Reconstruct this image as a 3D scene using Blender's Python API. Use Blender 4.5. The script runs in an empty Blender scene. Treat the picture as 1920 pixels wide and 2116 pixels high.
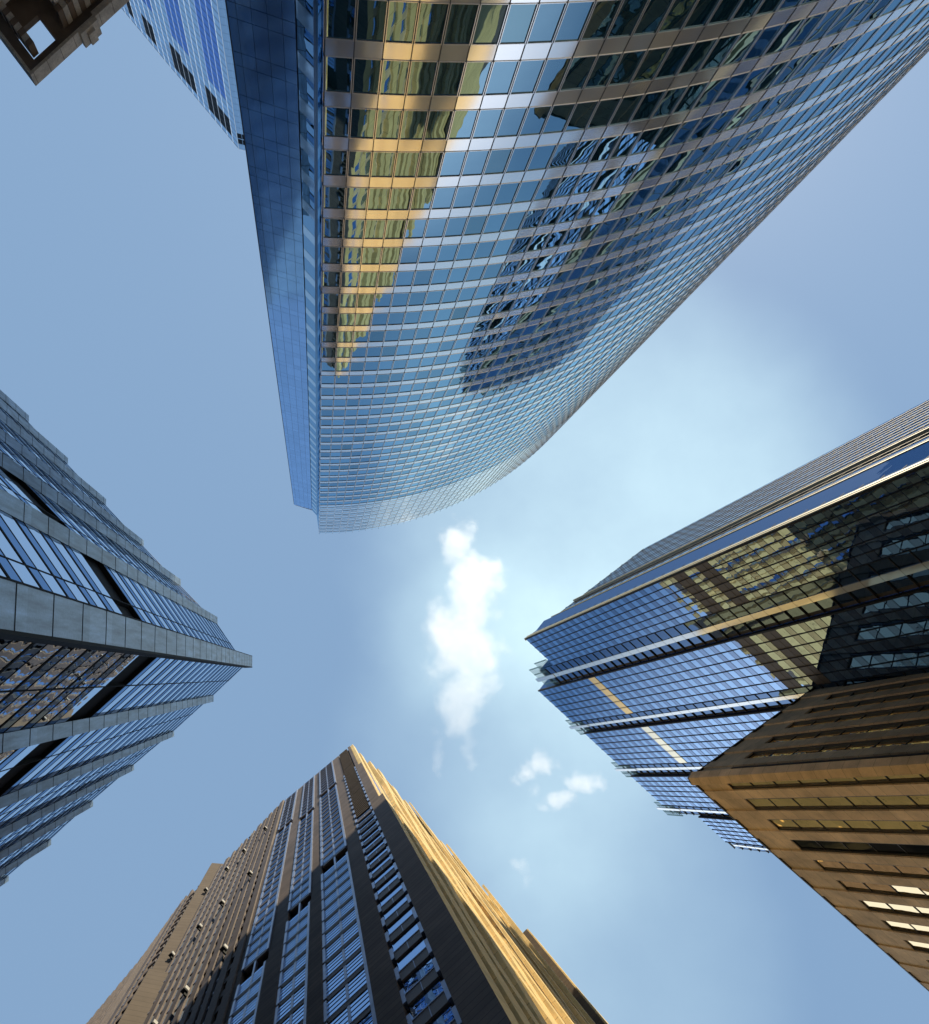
import bpy, math, random
from mathutils import Vector, Matrix
random.seed(7)
S = bpy.context.scene
# ---------------------------------------------------------------- camera
FPX, IW, IH = 1800.0, 1920.0, 2116.0
def basis(zx, zy):
    """rows = world axes in camera space for a zenith seen at pixel (zx, zy)"""
    Z = Vector((zx - 960, -(zy - 1058), -FPX)).normalized()
    X = Vector((1, 0, 0)); X = (X - Z * X.dot(Z)).normalized()
    Y = Z.cross(X)
    return Matrix((X, Y, Z))
M0 = basis(656, 1398)
CAM = Vector((0, 0, 1.6))
cam_data = bpy.data.cameras.new("camera"); cam = bpy.data.objects.new("camera", cam_data)
S.collection.objects.link(cam); S.camera = cam
cam_data.sensor_fit = 'HORIZONTAL'; cam_data.sensor_width = 36; cam_data.lens = 36 * FPX / IW
cam_data.clip_start = 0.1; cam_data.clip_end = 20000
cam.matrix_world = Matrix.Translation(CAM) @ M0.to_4x4()
# ---------------------------------------------------------------- world and sun
SUN_AZ = Vector((0.437, -0.8995)); SUN_EL = math.radians(47)
sd = Vector((SUN_AZ.x * math.cos(SUN_EL), SUN_AZ.y * math.cos(SUN_EL), math.sin(SUN_EL))).normalized()
sun_l = bpy.data.lights.new("sun", 'SUN'); sun_l.energy = 5.0; sun_l.angle = math.radians(0.5); sun_l.color = (1.0, 0.86, 0.62)
sun = bpy.data.objects.new("sun", sun_l); S.collection.objects.link(sun); sun.location = sd * 500
sun.rotation_euler = sd.to_track_quat('Z', 'Y').to_euler()
world = bpy.data.worlds.new("World"); S.world = world; world.use_nodes = True
wn = world.node_tree; wn.nodes.clear()
def N(t, tree, **kw):
    n = tree.nodes.new(t)
    for k, v in kw.items(): setattr(n, k, v)
    return n
w_out = N('ShaderNodeOutputWorld', wn); w_bg = N('ShaderNodeBackground', wn)
w_sky = N('ShaderNodeTexSky', wn); w_sky.sky_type = 'NISHITA'; w_sky.sun_disc = False
w_sky.sun_elevation = SUN_EL; w_sky.sun_rotation = math.atan2(sd.x, sd.y)
w_sky.air_density = 1.0; w_sky.dust_density = 1.5; w_sky.ozone_density = 1.0
SKY_STR = 0.12
w_bg.inputs[1].default_value = SKY_STR
def ray(px, py, M=M0):
    return (M @ Vector((px - 960, -(py - 1058), -FPX))).normalized()
# thin high haze: pale veils round given directions of the sky
tc = N('ShaderNodeTexCoord', wn)
wz = N('ShaderNodeTexNoise', wn); wz.inputs['Scale'].default_value = 3.2; wz.inputs['Detail'].default_value = 5; wn.links.new(tc.outputs['Generated'], wz.inputs['Vector'])
wsub = N('ShaderNodeVectorMath', wn, operation='SUBTRACT'); wn.links.new(wz.outputs['Color'], wsub.inputs[0]); wsub.inputs[1].default_value = (.5, .5, .5)
wsc = N('ShaderNodeVectorMath', wn, operation='SCALE'); wn.links.new(wsub.outputs[0], wsc.inputs[0]); wsc.inputs['Scale'].default_value = .16
wad = N('ShaderNodeVectorMath', wn, operation='ADD'); wn.links.new(tc.outputs['Generated'], wad.inputs[0]); wn.links.new(wsc.outputs[0], wad.inputs[1])
wno = N('ShaderNodeVectorMath', wn, operation='NORMALIZE'); wn.links.new(wad.outputs[0], wno.inputs[0])
VEILS = [((1270, 1110), 0.950, 1.001, 0.50), ((1140, 1480), 0.968, 1.001, 0.30), ((1230, 1960), 0.978, 1.001, 0.22)]
fac_prev = None
for (p, c0, c1, amt) in VEILS:
    g = ray(*p)
    dp = N('ShaderNodeVectorMath', wn, operation='DOT_PRODUCT'); dp.inputs[1].default_value = g
    wn.links.new(wno.outputs[0], dp.inputs[0])
    mr = N('ShaderNodeMapRange', wn, interpolation_type='SMOOTHSTEP')
    mr.inputs['From Min'].default_value = c0; mr.inputs['From Max'].default_value = c1
    mr.inputs['To Min'].default_value = 0; mr.inputs['To Max'].default_value = amt
    wn.links.new(dp.outputs['Value'], mr.inputs['Value'])
    if fac_prev is None: fac_prev = mr.outputs[0]
    else:
        ad = N('ShaderNodeMath', wn, operation='ADD'); ad.use_clamp = True
        wn.links.new(fac_prev, ad.inputs[0]); wn.links.new(mr.outputs[0], ad.inputs[1]); fac_prev = ad.outputs[0]
nz = N('ShaderNodeTexNoise', wn); nz.inputs['Scale'].default_value = 5.0; nz.inputs['Detail'].default_value = 6; nz.inputs['Roughness'].default_value = .55
wn.links.new(tc.outputs['Generated'], nz.inputs['Vector'])
mrn = N('ShaderNodeMapRange', wn); mrn.inputs['From Min'].default_value = .3; mrn.inputs['From Max'].default_value = .7
mrn.inputs['To Min'].default_value = .75; mrn.inputs['To Max'].default_value = 1.2
wn.links.new(nz.outputs[0], mrn.inputs[0])
mul = N('ShaderNodeMath', wn, operation='MULTIPLY', use_clamp=True)
wn.links.new(fac_prev, mul.inputs[0]); wn.links.new(mrn.outputs[0], mul.inputs[1])
base_add = N('ShaderNodeMix', wn, data_type='RGBA'); base_add.inputs[0].default_value = 0.92
base_add.inputs[7].default_value = (1.80, 2.90, 4.46, 1)
veil = N('ShaderNodeMix', wn, data_type='RGBA'); veil.inputs[7].default_value = (6.2, 8.3, 8.9, 1)
wn.links.new(w_sky.outputs[0], base_add.inputs[6]); wn.links.new(base_add.outputs[2], veil.inputs[6])
wn.links.new(mul.outputs[0], veil.inputs[0]); 
fill_dir = Vector((.14, math.sin(math.radians(49)), math.cos(math.radians(49)))).normalized()  # added bright sky patch outside the view, whitens the spandrel reflections
dp = N('ShaderNodeVectorMath', wn, operation='DOT_PRODUCT'); dp.inputs[1].default_value = fill_dir; wn.links.new(tc.outputs['Generated'], dp.inputs[0])
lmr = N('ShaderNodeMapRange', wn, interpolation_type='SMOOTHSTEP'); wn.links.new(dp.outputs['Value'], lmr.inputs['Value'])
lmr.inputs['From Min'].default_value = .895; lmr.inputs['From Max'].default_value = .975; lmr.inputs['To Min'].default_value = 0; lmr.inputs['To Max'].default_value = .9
fill_glow = N('ShaderNodeMix', wn, data_type='RGBA'); fill_glow.inputs[7].default_value = (10.5, 11.4, 12.8, 1)
wn.links.new(lmr.outputs[0], fill_glow.inputs[0]); wn.links.new(veil.outputs[2], fill_glow.inputs[6]); wn.links.new(fill_glow.outputs[2], w_bg.inputs[0]); wn.links.new(w_bg.outputs[0], w_out.inputs[0])
S.view_settings.view_transform = 'Standard'; S.view_settings.look = 'None'
S.view_settings.exposure = 0.22; S.view_settings.gamma = 1.0
S.cycles.max_bounces = 8; S.cycles.glossy_bounces = 5; S.cycles.diffuse_bounces = 3; S.cycles.volume_bounces = 2
S.cycles.caustics_reflective = False; S.cycles.caustics_refractive = False
S.cycles.sample_clamp_indirect = 6

# ---------------------------------------------------------------- materials
def newmat(name):
    m = bpy.data.materials.new(name); m.use_nodes = True; t = m.node_tree; t.nodes.clear()
    return m, t, N('ShaderNodeOutputMaterial', t)
def link(t, a, b): t.links.new(a, b)
def coords(t): return N('ShaderNodeTexCoord', t).outputs['Object']
def noise(t, vec, scale, detail=3, rough=.5, stretch=None):
    if stretch:
        mp = N('ShaderNodeMapping', t); mp.inputs['Scale'].default_value = stretch; link(t, vec, mp.inputs[0]); vec = mp.outputs[0]
    n = N('ShaderNodeTexNoise', t); n.inputs['Scale'].default_value = scale; n.inputs['Detail'].default_value = detail
    n.inputs['Roughness'].default_value = rough; link(t, vec, n.inputs['Vector']); return n.outputs[0]
def ramp(t, v, a, b, c, d):
    m = N('ShaderNodeMapRange', t); link(t, v, m.inputs[0])
    for i, x in zip(('From Min', 'From Max', 'To Min', 'To Max'), (a, b, c, d)): m.inputs[i].default_value = x
    return m.outputs[0]
def scalecol(t, col, fac):
    v = N('ShaderNodeVectorMath', t, operation='SCALE'); v.inputs[0].default_value = col[:3]; link(t, fac, v.inputs['Scale']); return v.outputs[0]
def glass(name, dark, tint, r0=.35, wave=.05, wscale=.35, rough=.0, power=.5, pane_var=.12, fmax=1.0, fexp=1.0):
    """reflective facade glass: dark body under a tinted mirror film, slightly uneven sheets"""
    m, t, out = newmat(name); c = coords(t)
    nz = noise(t, c, wscale, 2, .4); bp = N('ShaderNodeBump', t); bp.inputs['Strength'].default_value = 1; bp.inputs['Distance'].default_value = wave
    link(t, nz, bp.inputs['Height'])
    geo = N('ShaderNodeNewGeometry', t)
    rv = ramp(t, geo.outputs['Random Per Island'], 0, 1, 1 - pane_var, 1 + pane_var)
    dif = N('ShaderNodeBsdfDiffuse', t); link(t, scalecol(t, dark, rv), dif.inputs[0])
    gl = N('ShaderNodeBsdfGlossy', t); gl.inputs['Roughness'].default_value = rough; link(t, scalecol(t, tint, rv), gl.inputs[0]); link(t, bp.outputs[0], gl.inputs['Normal'])
    lw = N('ShaderNodeLayerWeight', t); lw.inputs['Blend'].default_value = power
    pw = N('ShaderNodeMath', t, operation='POWER'); link(t, lw.outputs['Facing'], pw.inputs[0]); pw.inputs[1].default_value = fexp
    f = ramp(t, pw.outputs[0], 0, 1, r0, fmax)
    mx = N('ShaderNodeMixShader', t); link(t, f, mx.inputs[0]); link(t, dif.outputs[0], mx.inputs[1]); link(t, gl.outputs[0], mx.inputs[2])
    link(t, mx.outputs[0], out.inputs[0]); return m
def solid(name, col, rough=.6, metal=0., var=.15, vs=.6, stretch=None, bump=.0, joint=None, jw=.06, fine=0., spec=.5, panel=0., pvar=.14):
    """opaque surface with stains; joint=(dx,dz) draws panel joints every dz metres of height"""
    m, t, out = newmat(name); c = coords(t)
    p = N('ShaderNodeBsdfPrincipled', t); p.inputs['Roughness'].default_value = rough; p.inputs['Metallic'].default_value = metal
    p.inputs['Specular IOR Level'].default_value = spec
    f = ramp(t, noise(t, c, vs, 5, .6, stretch), .25, .75, 1 - var, 1 + var)
    if fine:
        f2 = ramp(t, noise(t, c, 9, 3, .7), .3, .7, 1 - fine, 1 + fine)
        mm = N('ShaderNodeMath', t, operation='MULTIPLY'); link(t, f, mm.inputs[0]); link(t, f2, mm.inputs[1]); f = mm.outputs[0]
    if joint:
        sx = N('ShaderNodeSeparateXYZ', t); link(t, c, sx.inputs[0])
        md = N('ShaderNodeMath', t, operation='PINGPONG'); link(t, sx.outputs[2], md.inputs[0]); md.inputs[1].default_value = joint / 2
        j = ramp(t, md.outputs[0], 0, jw, .35, 1.0); 
        j.node.clamp = True
        mm = N('ShaderNodeMath', t, operation='MULTIPLY'); link(t, f, mm.inputs[0]); link(t, j, mm.inputs[1]); f = mm.outputs[0]
    if panel:
        sx2 = N('ShaderNodeSeparateXYZ', t); link(t, c, sx2.inputs[0])
        dv = N('ShaderNodeMath', t, operation='DIVIDE'); link(t, sx2.outputs[2], dv.inputs[0]); dv.inputs[1].default_value = panel
        fl = N('ShaderNodeMath', t, operation='FLOOR'); link(t, dv.outputs[0], fl.inputs[0])
        geo = N('ShaderNodeNewGeometry', t); ad = N('ShaderNodeMath', t, operation='ADD'); oi = N('ShaderNodeObjectInfo', t)
        mo = N('ShaderNodeMath', t, operation='MULTIPLY'); link(t, oi.outputs['Random'], mo.inputs[0]); mo.inputs[1].default_value = 91.7
        link(t, fl.outputs[0], ad.inputs[0]); link(t, mo.outputs[0], ad.inputs[1])
        w = N('ShaderNodeTexWhiteNoise', t, noise_dimensions='1D'); link(t, ad.outputs[0], w.inputs['W'])
        pf = ramp(t, w.outputs['Value'], 0, 1, 1-pvar, 1+pvar)
        mm = N('ShaderNodeMath', t, operation='MULTIPLY'); link(t, f, mm.inputs[0]); link(t, pf, mm.inputs[1]); f = mm.outputs[0]
    link(t, scalecol(t, col, f), p.inputs['Base Color'])
    if bump:
        bp = N('ShaderNodeBump', t); bp.inputs['Strength'].default_value = .6; bp.inputs['Distance'].default_value = bump
        link(t, noise(t, c, 3, 4, .6), bp.inputs['Height']); link(t, bp.outputs[0], p.inputs['Normal'])
    link(t, p.outputs[0], out.inputs[0]); return m
MT = dict(
    curve_glass=glass('curve_glass', (.010, .045, .070), (.40, .66, .86), .22, .012, .28, pane_var=.15, fexp=1.6),
    crown_glass=glass('crown_glass', (.05, .10, .15), (.80, .90, .96), .55, .010, .3),
    side_glass=glass('side_glass', (.02, .05, .11), (.50, .70, .98), .42, .0006, .15, .10, pane_var=.05),
    teal_glass=glass('teal_glass', (.01, .03, .05), (.38, .58, .75), .3, .006, .3),
    spandrel_metal=glass('spandrel_metal', (.92, .94, .97), (1.0, 1.0, 1.0), .60, .002, .2, .08, .35, .02, .95),
    spandrel_blue=glass('spandrel_blue', (.45, .62, .72), (.8, .92, 1.0), .30, .002, .2, .05, .4, .04),
    alu=glass('alu', (.9, .9, .92), (1, 1, 1), .45, .001, .2, .15, .35, .02, .9),
    joint_dark=solid('joint_dark', (.03, .035, .045), .6, 0, .1),
    back_body=solid('back_body', (.10, .12, .14), .7, 0, .1),
    roof_grey=solid('roof_grey', (.22, .22, .22), .9, 0, .2),
    pale_panel=glass('pale_panel', (.14, .24, .36), (.60, .76, .92), .3, .006, .3, pane_var=.08),
    royal_glass=glass('royal_glass', (.02, .05, .16), (.24, .40, .80), .35, .006, .3, pane_var=.10),
    black_glass=glass('black_glass', (.010, .012, .014), (.16, .18, .20), .04, .004, .3, fexp=3, fmax=.5),
    pier_metal=solid('pier_metal', (.22, .32, .44), .42, .35, .5, .9, (3, 3, .3), .0, fine=.12, panel=3.62, pvar=.16),
    slate_glass=glass('slate_glass', (.02, .04, .07), (.80, .90, 1.0), .5, .010, .5, pane_var=.06),
    slate_spandrel=glass('slate_spandrel', (.03, .06, .11), (.28, .42, .62), .35, .008, .5, pane_var=.1),
    black_metal=solid('black_metal', (.012, .014, .016), .7, 0, .2, spec=.15),
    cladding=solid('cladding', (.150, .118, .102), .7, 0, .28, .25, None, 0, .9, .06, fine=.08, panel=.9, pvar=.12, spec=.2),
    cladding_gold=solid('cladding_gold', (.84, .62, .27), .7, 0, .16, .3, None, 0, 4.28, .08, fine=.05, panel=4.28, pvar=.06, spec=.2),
    jamb_blue=solid('jamb_blue', (.33, .38, .52), .3, .5, .25, .6),
    brown_glass=glass('brown_glass', (.02, .03, .05), (.46, .64, .92), .42, .006, .5, pane_var=.08),
    lintel=solid('lintel', (.14, .11, .10), .5, 0, .15),
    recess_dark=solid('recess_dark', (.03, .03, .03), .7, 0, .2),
    slab_tan=solid('slab_tan', (.125, .10, .078), .75, 0, .15, .3, None, 0, 1.8, .08, fine=.08, spec=.1),
    lamp_white=solid('lamp_white', (.55, .55, .53), .6, 0, .15, spec=.2),
    azure_glass=glass('azure_glass', (.010, .04, .12), (.33, .49, .72), .5, .012, .35, pane_var=.06),
    azure_spandrel=glass('azure_spandrel', (.010, .035, .10), (.25, .34, .50), .4, .012, .35, pane_var=.06),
    navy_panel=glass('navy_panel', (.015, .035, .07), (.14, .22, .36), .35, .010, .3, pane_var=.08),
    cream_fin=solid('cream_fin', (.46, .46, .36), .6, 0, .06, spec=.2),
    pale_fin=glass('pale_fin', (.55, .60, .60), (.9, .95, .95), .35, .002, .3, .1, fmax=.8),
    amber_sun_paint=glass('amber_sun_paint', (1.0, .60, .16), (1.0, .78, .42), .35, .002, .3, .1, fmax=.7, pane_var=.04),
    cream_sun_paint=glass('cream_sun_paint', (.95, .92, .62), (1.0, .96, .78), .35, .002, .3, .1, fmax=.7, pane_var=.04),
    louver_brown=solid('louver_brown', (.05, .042, .034), .6, 0, .15),
    lattice_metal=solid('lattice_metal', (.10, .24, .28), .45, .3, .1),
    stone_tan=solid('stone_tan', (.64, .48, .30), .8, 0, .40, .20, None, .01, 2.45, .05, panel=2.45, pvar=.07, fine=.12),
    stone_window=glass('stone_window', (.015, .018, .02), (.88, .70, .42), .55, .05, .3, pane_var=.22),
    window_frame=solid('window_frame', (.03, .028, .025), .5, 0, .1),
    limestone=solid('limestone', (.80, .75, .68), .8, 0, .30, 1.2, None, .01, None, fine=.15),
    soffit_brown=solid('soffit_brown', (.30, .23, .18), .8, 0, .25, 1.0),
    rib_glass=glass('rib_glass', (.012, .022, .04), (.34, .46, .62), .35, .004, .3, .0, pane_var=.1),
    rib_glass_dark=glass('rib_glass_dark', (.010, .018, .03), (.24, .32, .44), .35, .004, .3, .0, pane_var=.1),
    blind_glass=glass('blind_glass', (.10, .15, .16), (.35, .60, .76), .18, .012, .28, pane_var=.2, fexp=1.6),
    steel_blue=solid('steel_blue', (.045, .075, .13), .65, 0, .15, spec=.2),
    dark_steel=solid('dark_steel', (.022, .035, .06), .65, 0, .15, spec=.2),
    paving=solid('paving', (.42, .40, .38), .9, 0, .2, .8, None, .01),
)

# ---------------------------------------------------------------- mesh building
class MB:
    def __init__(s): s.v = []; s.f = []
    def poly(s, pts):
        i = len(s.v); s.v += [tuple(p) for p in pts]; s.f.append(tuple(range(i, i + len(pts))))
    def hexa(s, b, t):
        """b, t: bottom and top rings of 4 points (shared vertices)"""
        i = len(s.v); s.v += [tuple(p) for p in b + t]
        s.f += [(i+3, i+2, i+1, i), (i+4, i+5, i+6, i+7)] + [(i+k, i+(k+1) % 4, i+4+(k+1) % 4, i+4+k) for k in range(4)]
    def prism(s, plan, z0, z1):
        n = len(plan); i = len(s.v)
        s.v += [(p[0], p[1], z0) for p in plan] + [(p[0], p[1], z1) for p in plan]
        s.f.append(tuple(range(i, i+n))[::-1]); s.f.append(tuple(range(i+n, i+2*n)))
        for k in range(n): s.f.append((i+k, i+(k+1) % n, i+n+(k+1) % n, i+n+k))
    def cyl(s, c, r, z0, z1, n=10):
        s.prism([(c[0]+r*math.cos(a*2*math.pi/n), c[1]+r*math.sin(a*2*math.pi/n)) for a in range(n)], z0, z1)
    def bar(s, a, b, w):
        a = Vector(a); b = Vector(b); d = (b-a).normalized(); u = d.cross(Vector((0, 0, 1)))
        if u.length < .01: u = Vector((1, 0, 0))
        u = u.normalized() * w/2; v = d.cross(u).normalized() * w/2
        s.hexa([a-u-v, a+u-v, a+u+v, a-u+v], [b-u-v, b+u-v, b+u+v, b-u+v])
    def merge(s, o):
        i = len(s.v); s.v += o.v; s.f += [tuple(k+i for k in f) for f in o.f]
class Face:
    """vertical wall frame: plan origin a, towards b; outward normal is on the side facing the camera"""
    def __init__(s, a, b):
        s.o = Vector((a[0], a[1])); d = Vector((b[0]-a[0], b[1]-a[1])); s.len = d.length; s.u = d.normalized()
        s.n = Vector((-s.u.y, s.u.x))
        if s.n.dot(-s.o - d*.5) < 0: s.n = -s.n
    def p(s, u, z, d=0.):
        q = s.o + s.u*u + s.n*d; return (q.x, q.y, z)
    def box(s, mb, u0, u1, z0, z1, d0, d1):
        mb.hexa([s.p(u0, z0, d0), s.p(u1, z0, d0), s.p(u1, z0, d1), s.p(u0, z0, d1)],
                [s.p(u0, z1, d0), s.p(u1, z1, d0), s.p(u1, z1, d1), s.p(u0, z1, d1)])
    def pane(s, mb, u0, u1, z0, z1, d=0., tilt=.004, th=.03, lean=0.):
        a, b = random.uniform(-tilt, tilt)*(u1-u0), random.uniform(-tilt, tilt)*(z1-z0)
        D = lambda i, j: d + a*(i-.5) + b*(j-.5)
        mb.hexa([s.p(u0, z0, d-th), s.p(u1, z0, d-th), s.p(u1, z0, D(1, 0)), s.p(u0, z0, D(0, 0))],
                [s.p(u0, z1, d-th-lean), s.p(u1, z1, d-th-lean), s.p(u1, z1, D(1, 1)-lean), s.p(u0, z1, D(0, 1)-lean)])
class Building:
    def __init__(s, name, label, cat, base, zen=None, group=None, scale=1.0):
        s.M = basis(*zen) if zen else M0
        s.R = M0 @ s.M.transposed()
        s.base = Vector(base); s.name = name
        e = bpy.data.objects.new(name, None); S.collection.objects.link(e); s.e = e
        e.matrix_world = Matrix.Translation(CAM) @ s.R.to_4x4() @ Matrix.Diagonal((scale, scale, scale, 1)) @ Matrix.Translation(s.base)
        e['label'] = label; e['category'] = cat; e.empty_display_size = 3
        if group: e['group'] = group
    def pl(s, px, py, h):
        v = s.M @ Vector((px-960, -(py-1058), -FPX)); return Vector((v.x*h/v.z, v.y*h/v.z))
    def part(s, name, mb, mat, parent=None, label=None, stuff=False):
        if not mb.f: return None
        me = bpy.data.meshes.new(name)
        me.from_pydata([(x-s.base.x, y-s.base.y, z-s.base.z) for x, y, z in mb.v], [], mb.f); me.materials.append(MT[mat])
        o = bpy.data.objects.new(name, me); S.collection.objects.link(o); o.parent = parent or s.e
        if label: o['label'] = label
        if stuff: o['kind'] = 'stuff'
        return o
    def area(s, mb):
        pr = []
        for v in (mb.v[0], mb.v[1], mb.v[4], mb.v[5]) if len(mb.v) >= 6 else mb.v:
            c = s.M.transposed() @ Vector(v)
            if c.z > -.1: return 0
            pr.append((960 - FPX*c.x/c.z, 1058 + FPX*c.y/c.z))
        xs = [p[0] for p in pr]; ys = [p[1] for p in pr]
        x0, x1, y0, y1 = max(0, min(xs)), min(IW, max(xs)), max(0, min(ys)), min(IH, max(ys))
        if x0 >= x1 or y0 >= y1: return 0
        (a, b), (c_, d), (e_, f_) = pr[0], pr[1], pr[2]
        return abs((c_-a)*(f_-b)-(e_-a)*(d-b)) * ((x1-x0)*(y1-y0)/max(1e-6, (max(xs)-min(xs))*(max(ys)-min(ys))))
    def many(s, name, items, limit=100):
        """items: (MB, material); the largest in view become parts, the rest one part per material"""
        it = sorted(items, key=lambda q: -s.area(q[0])); rest = {}
        for k, (mb, mat) in enumerate(it):
            if k < limit and s.area(mb) > 0: s.part(name, mb, mat)
            else: rest.setdefault(mat, MB()).merge(mb)
        for mat, mb in rest.items(): s.part(name, mb, mat, stuff=True)

# ---------------------------------------------------------------- ground
g = MB(); g.prism([(-6000, -6000), (6000, -6000), (6000, 6000), (-6000, 6000)], -.5, 0)
me = bpy.data.meshes.new('ground'); me.from_pydata(g.v, [], g.f); me.materials.append(MT['paving'])
go = bpy.data.objects.new('ground', me); S.collection.objects.link(go); go['kind'] = 'structure'

ZB = -1.6    # ground level in coordinates relative to the camera
# ================================================================ curved glass tower
def curved_tower():
    H = 198.0; C = Vector((-3.257, -109.52)); R = 77.79
    B = Building('curved_glass_tower', 'tall curved skyscraper with teal glass and white spandrel bands, filling the top of the view', 'skyscraper', (15, -75, ZB))
    at = lambda a, r=R: Vector((C.x + r*math.cos(math.radians(a)), C.y + r*math.sin(math.radians(a))))
    a0, da = 88.05, 1.105; ncol = 60
    angs = [a0 - da*i for i in range(ncol+1)]
    pitch = 4.14; z_first = 39.55 - pitch*10; sp = 1.25
    floors = [z_first + pitch*k for k in range(48)]
    ztop_w = 162.5
    wins = []; spans = []; mull = []; frames = []
    facets = [Face(at(angs[i]), at(angs[i+1])) for i in range(ncol)]
    for F in facets: # outward from the arc centre
        mid = F.o + F.u*F.len/2
        if F.n.dot(mid - C) < 0: F.n = -F.n
    for k, z in enumerate(floors):
        top = min(z + pitch, H)
        if z >= H or top < 0: continue
        b = MB(); cb = MB(); crown = z > ztop_w - 1
        spz = z + (sp if not crown else .9)
        for i, F in enumerate(facets):
            F.box(b, 0, F.len, max(z, ZB), min(spz, H), -.05, .0)
            if spz < top and i < 50:
                w = MB()
                if crown:
                    F.pane(w, .03, F.len-.03, spz, (spz+top)/2-.12, -.03, .002); F.pane(w, .03, F.len-.03, (spz+top)/2+.12, top, -.03, .002)
                else: F.pane(w, .03, F.len-.03, spz, top, -.03, .003)
                wins.append((w, 'crown_glass' if crown else ('blind_glass' if random.random() < .09 else 'curve_glass')))
                if crown: F.box(cb, 0, F.len, (spz+top)/2-.12, (spz+top)/2+.12, -.05, .02)
        B.part('spandrel', b, 'spandrel_metal')
        if crown: B.part('crown_rail', cb, 'spandrel_metal')
    B.many('window', wins)
    for i in range(ncol-10):
        F = facets[i]; m = MB(); fr = MB()
        F.box(m, -.022, .022, ZB, H, -.02, .035)
        for k, z in enumerate(floors):
            if z > ztop_w-1 or z+pitch < 0:
                if 0 < z < H:
                    F.box(fr, -.06, .06, z+.9, min(z+pitch, H), .0, .05)
                continue
            F.box(fr, -.075, -.03, z+sp, z+pitch-.02, .0, .055); F.box(fr, .03, .075, z+sp, z+pitch-.02, .0, .055)
            F.box(fr, .075, F.len-.075, z+sp, z+sp+.05, -.02, .03)
            F.box(fr, .075, F.len-.075, z+pitch-.06, z+pitch-.01, -.02, .03)
        mo = B.part('mullion', m, 'joint_dark'); B.part('window_frame', fr, 'alu', mo)
    # body behind the curved wall
    P0, P1, P2, P3 = Vector((-6.30, -37.90)), Vector((-2.34, -36.90)), Vector((-1.21, -35.69)), at(a0)
    ins = [at(a, R-.25) for a in angs]; rear = [at(a, R-12) for a in angs[::-1]]
    body = MB(); body.prism([(-2.3, -37.3), (-1.0, -36.2)] + [(p.x, p.y) for p in ins] + [(42, -100), (24, -82)], ZB, H-.3)
    B.part('wall', body, 'side_glass')
    rf = MB(); rf.prism([(P0.x+.2, P0.y-.3), (-2.1, -37.1), (-.9, -36.1)] + [(p.x, p.y) for p in ins] + [(42, -100), (24, -82)], H-.28, H+.1)
    B.part('roof', rf, 'alu')
    # flat flank left of the curve: smooth blue panels
    F = Face(P0, P1); L = F.len; cols = [0, L*.13, L*.35, L*.58, L*.80, L]; it = []
    bw = MB(); bw.prism([(P0.x, P0.y-.06), (P1.x, P1.y-.06), (P1.x+12, P1.y-26), (P0.x+13.5, P0.y-26)], ZB, H-6); B.part('side_wall', bw, 'side_glass')
    zz = 16.0; row = 0
    while zz < H-3.5:
        z1 = zz+1.25; z2 = min(zz+pitch, H-3.3)
        for i in range(5):
            for (p, q) in ((zz, z1), (z1, z2)):
                w = MB(); F.pane(w, cols[i]+.012, cols[i+1]-.012, p+.02, q-.02, .03, .0012); it.append((w, 'side_glass'))
        zz += pitch; row += 1
    B.many('cladding_panel', it, 60)
    jm = MB(); F.box(jm, 0, L, 10, H-3.5, .0, .008); F.box(jm, -.05, .0, 10, H-3.3, -.2, .07); B.part('panel_joint', jm, 'joint_dark')
    # slanted return between flank and curve: window / spandrel strip
    F = Face(P1, P2); Fd = Face(P2, P3); zz = 14.0; iw = []; isp = []
    while zz < H-4:
        w = MB(); F.pane(w, .04, F.len-.03, zz+1.55, zz+pitch-.03, .02, .001); iw.append((w, 'teal_glass'))
        q = MB(); F.box(q, .04, F.len-.03, zz, zz+1.5, -.05, .03); isp.append((q, 'spandrel_blue')); zz += pitch
    B.many('return_spandrel', isp, 30); B.many('return_window', iw, 30)
    r = MB(); F.box(r, -.02, .03, 10, H-4, -.1, .06); B.part('corner_trim', r, 'joint_dark')
    r = MB(); Fd.box(r, 0, Fd.len, 10, H-.3, -.15, 0); B.part('notch_wall', r, 'teal_glass')
    r = MB(); Fd.box(r, -.05, .12, 10, H-4, -.05, .12); Fd.box(r, Fd.len-.28, Fd.len-.12, 10, H-.4, 0, .06)
    B.part('corner_trim', r, 'alu')
curved_tower()

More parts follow.
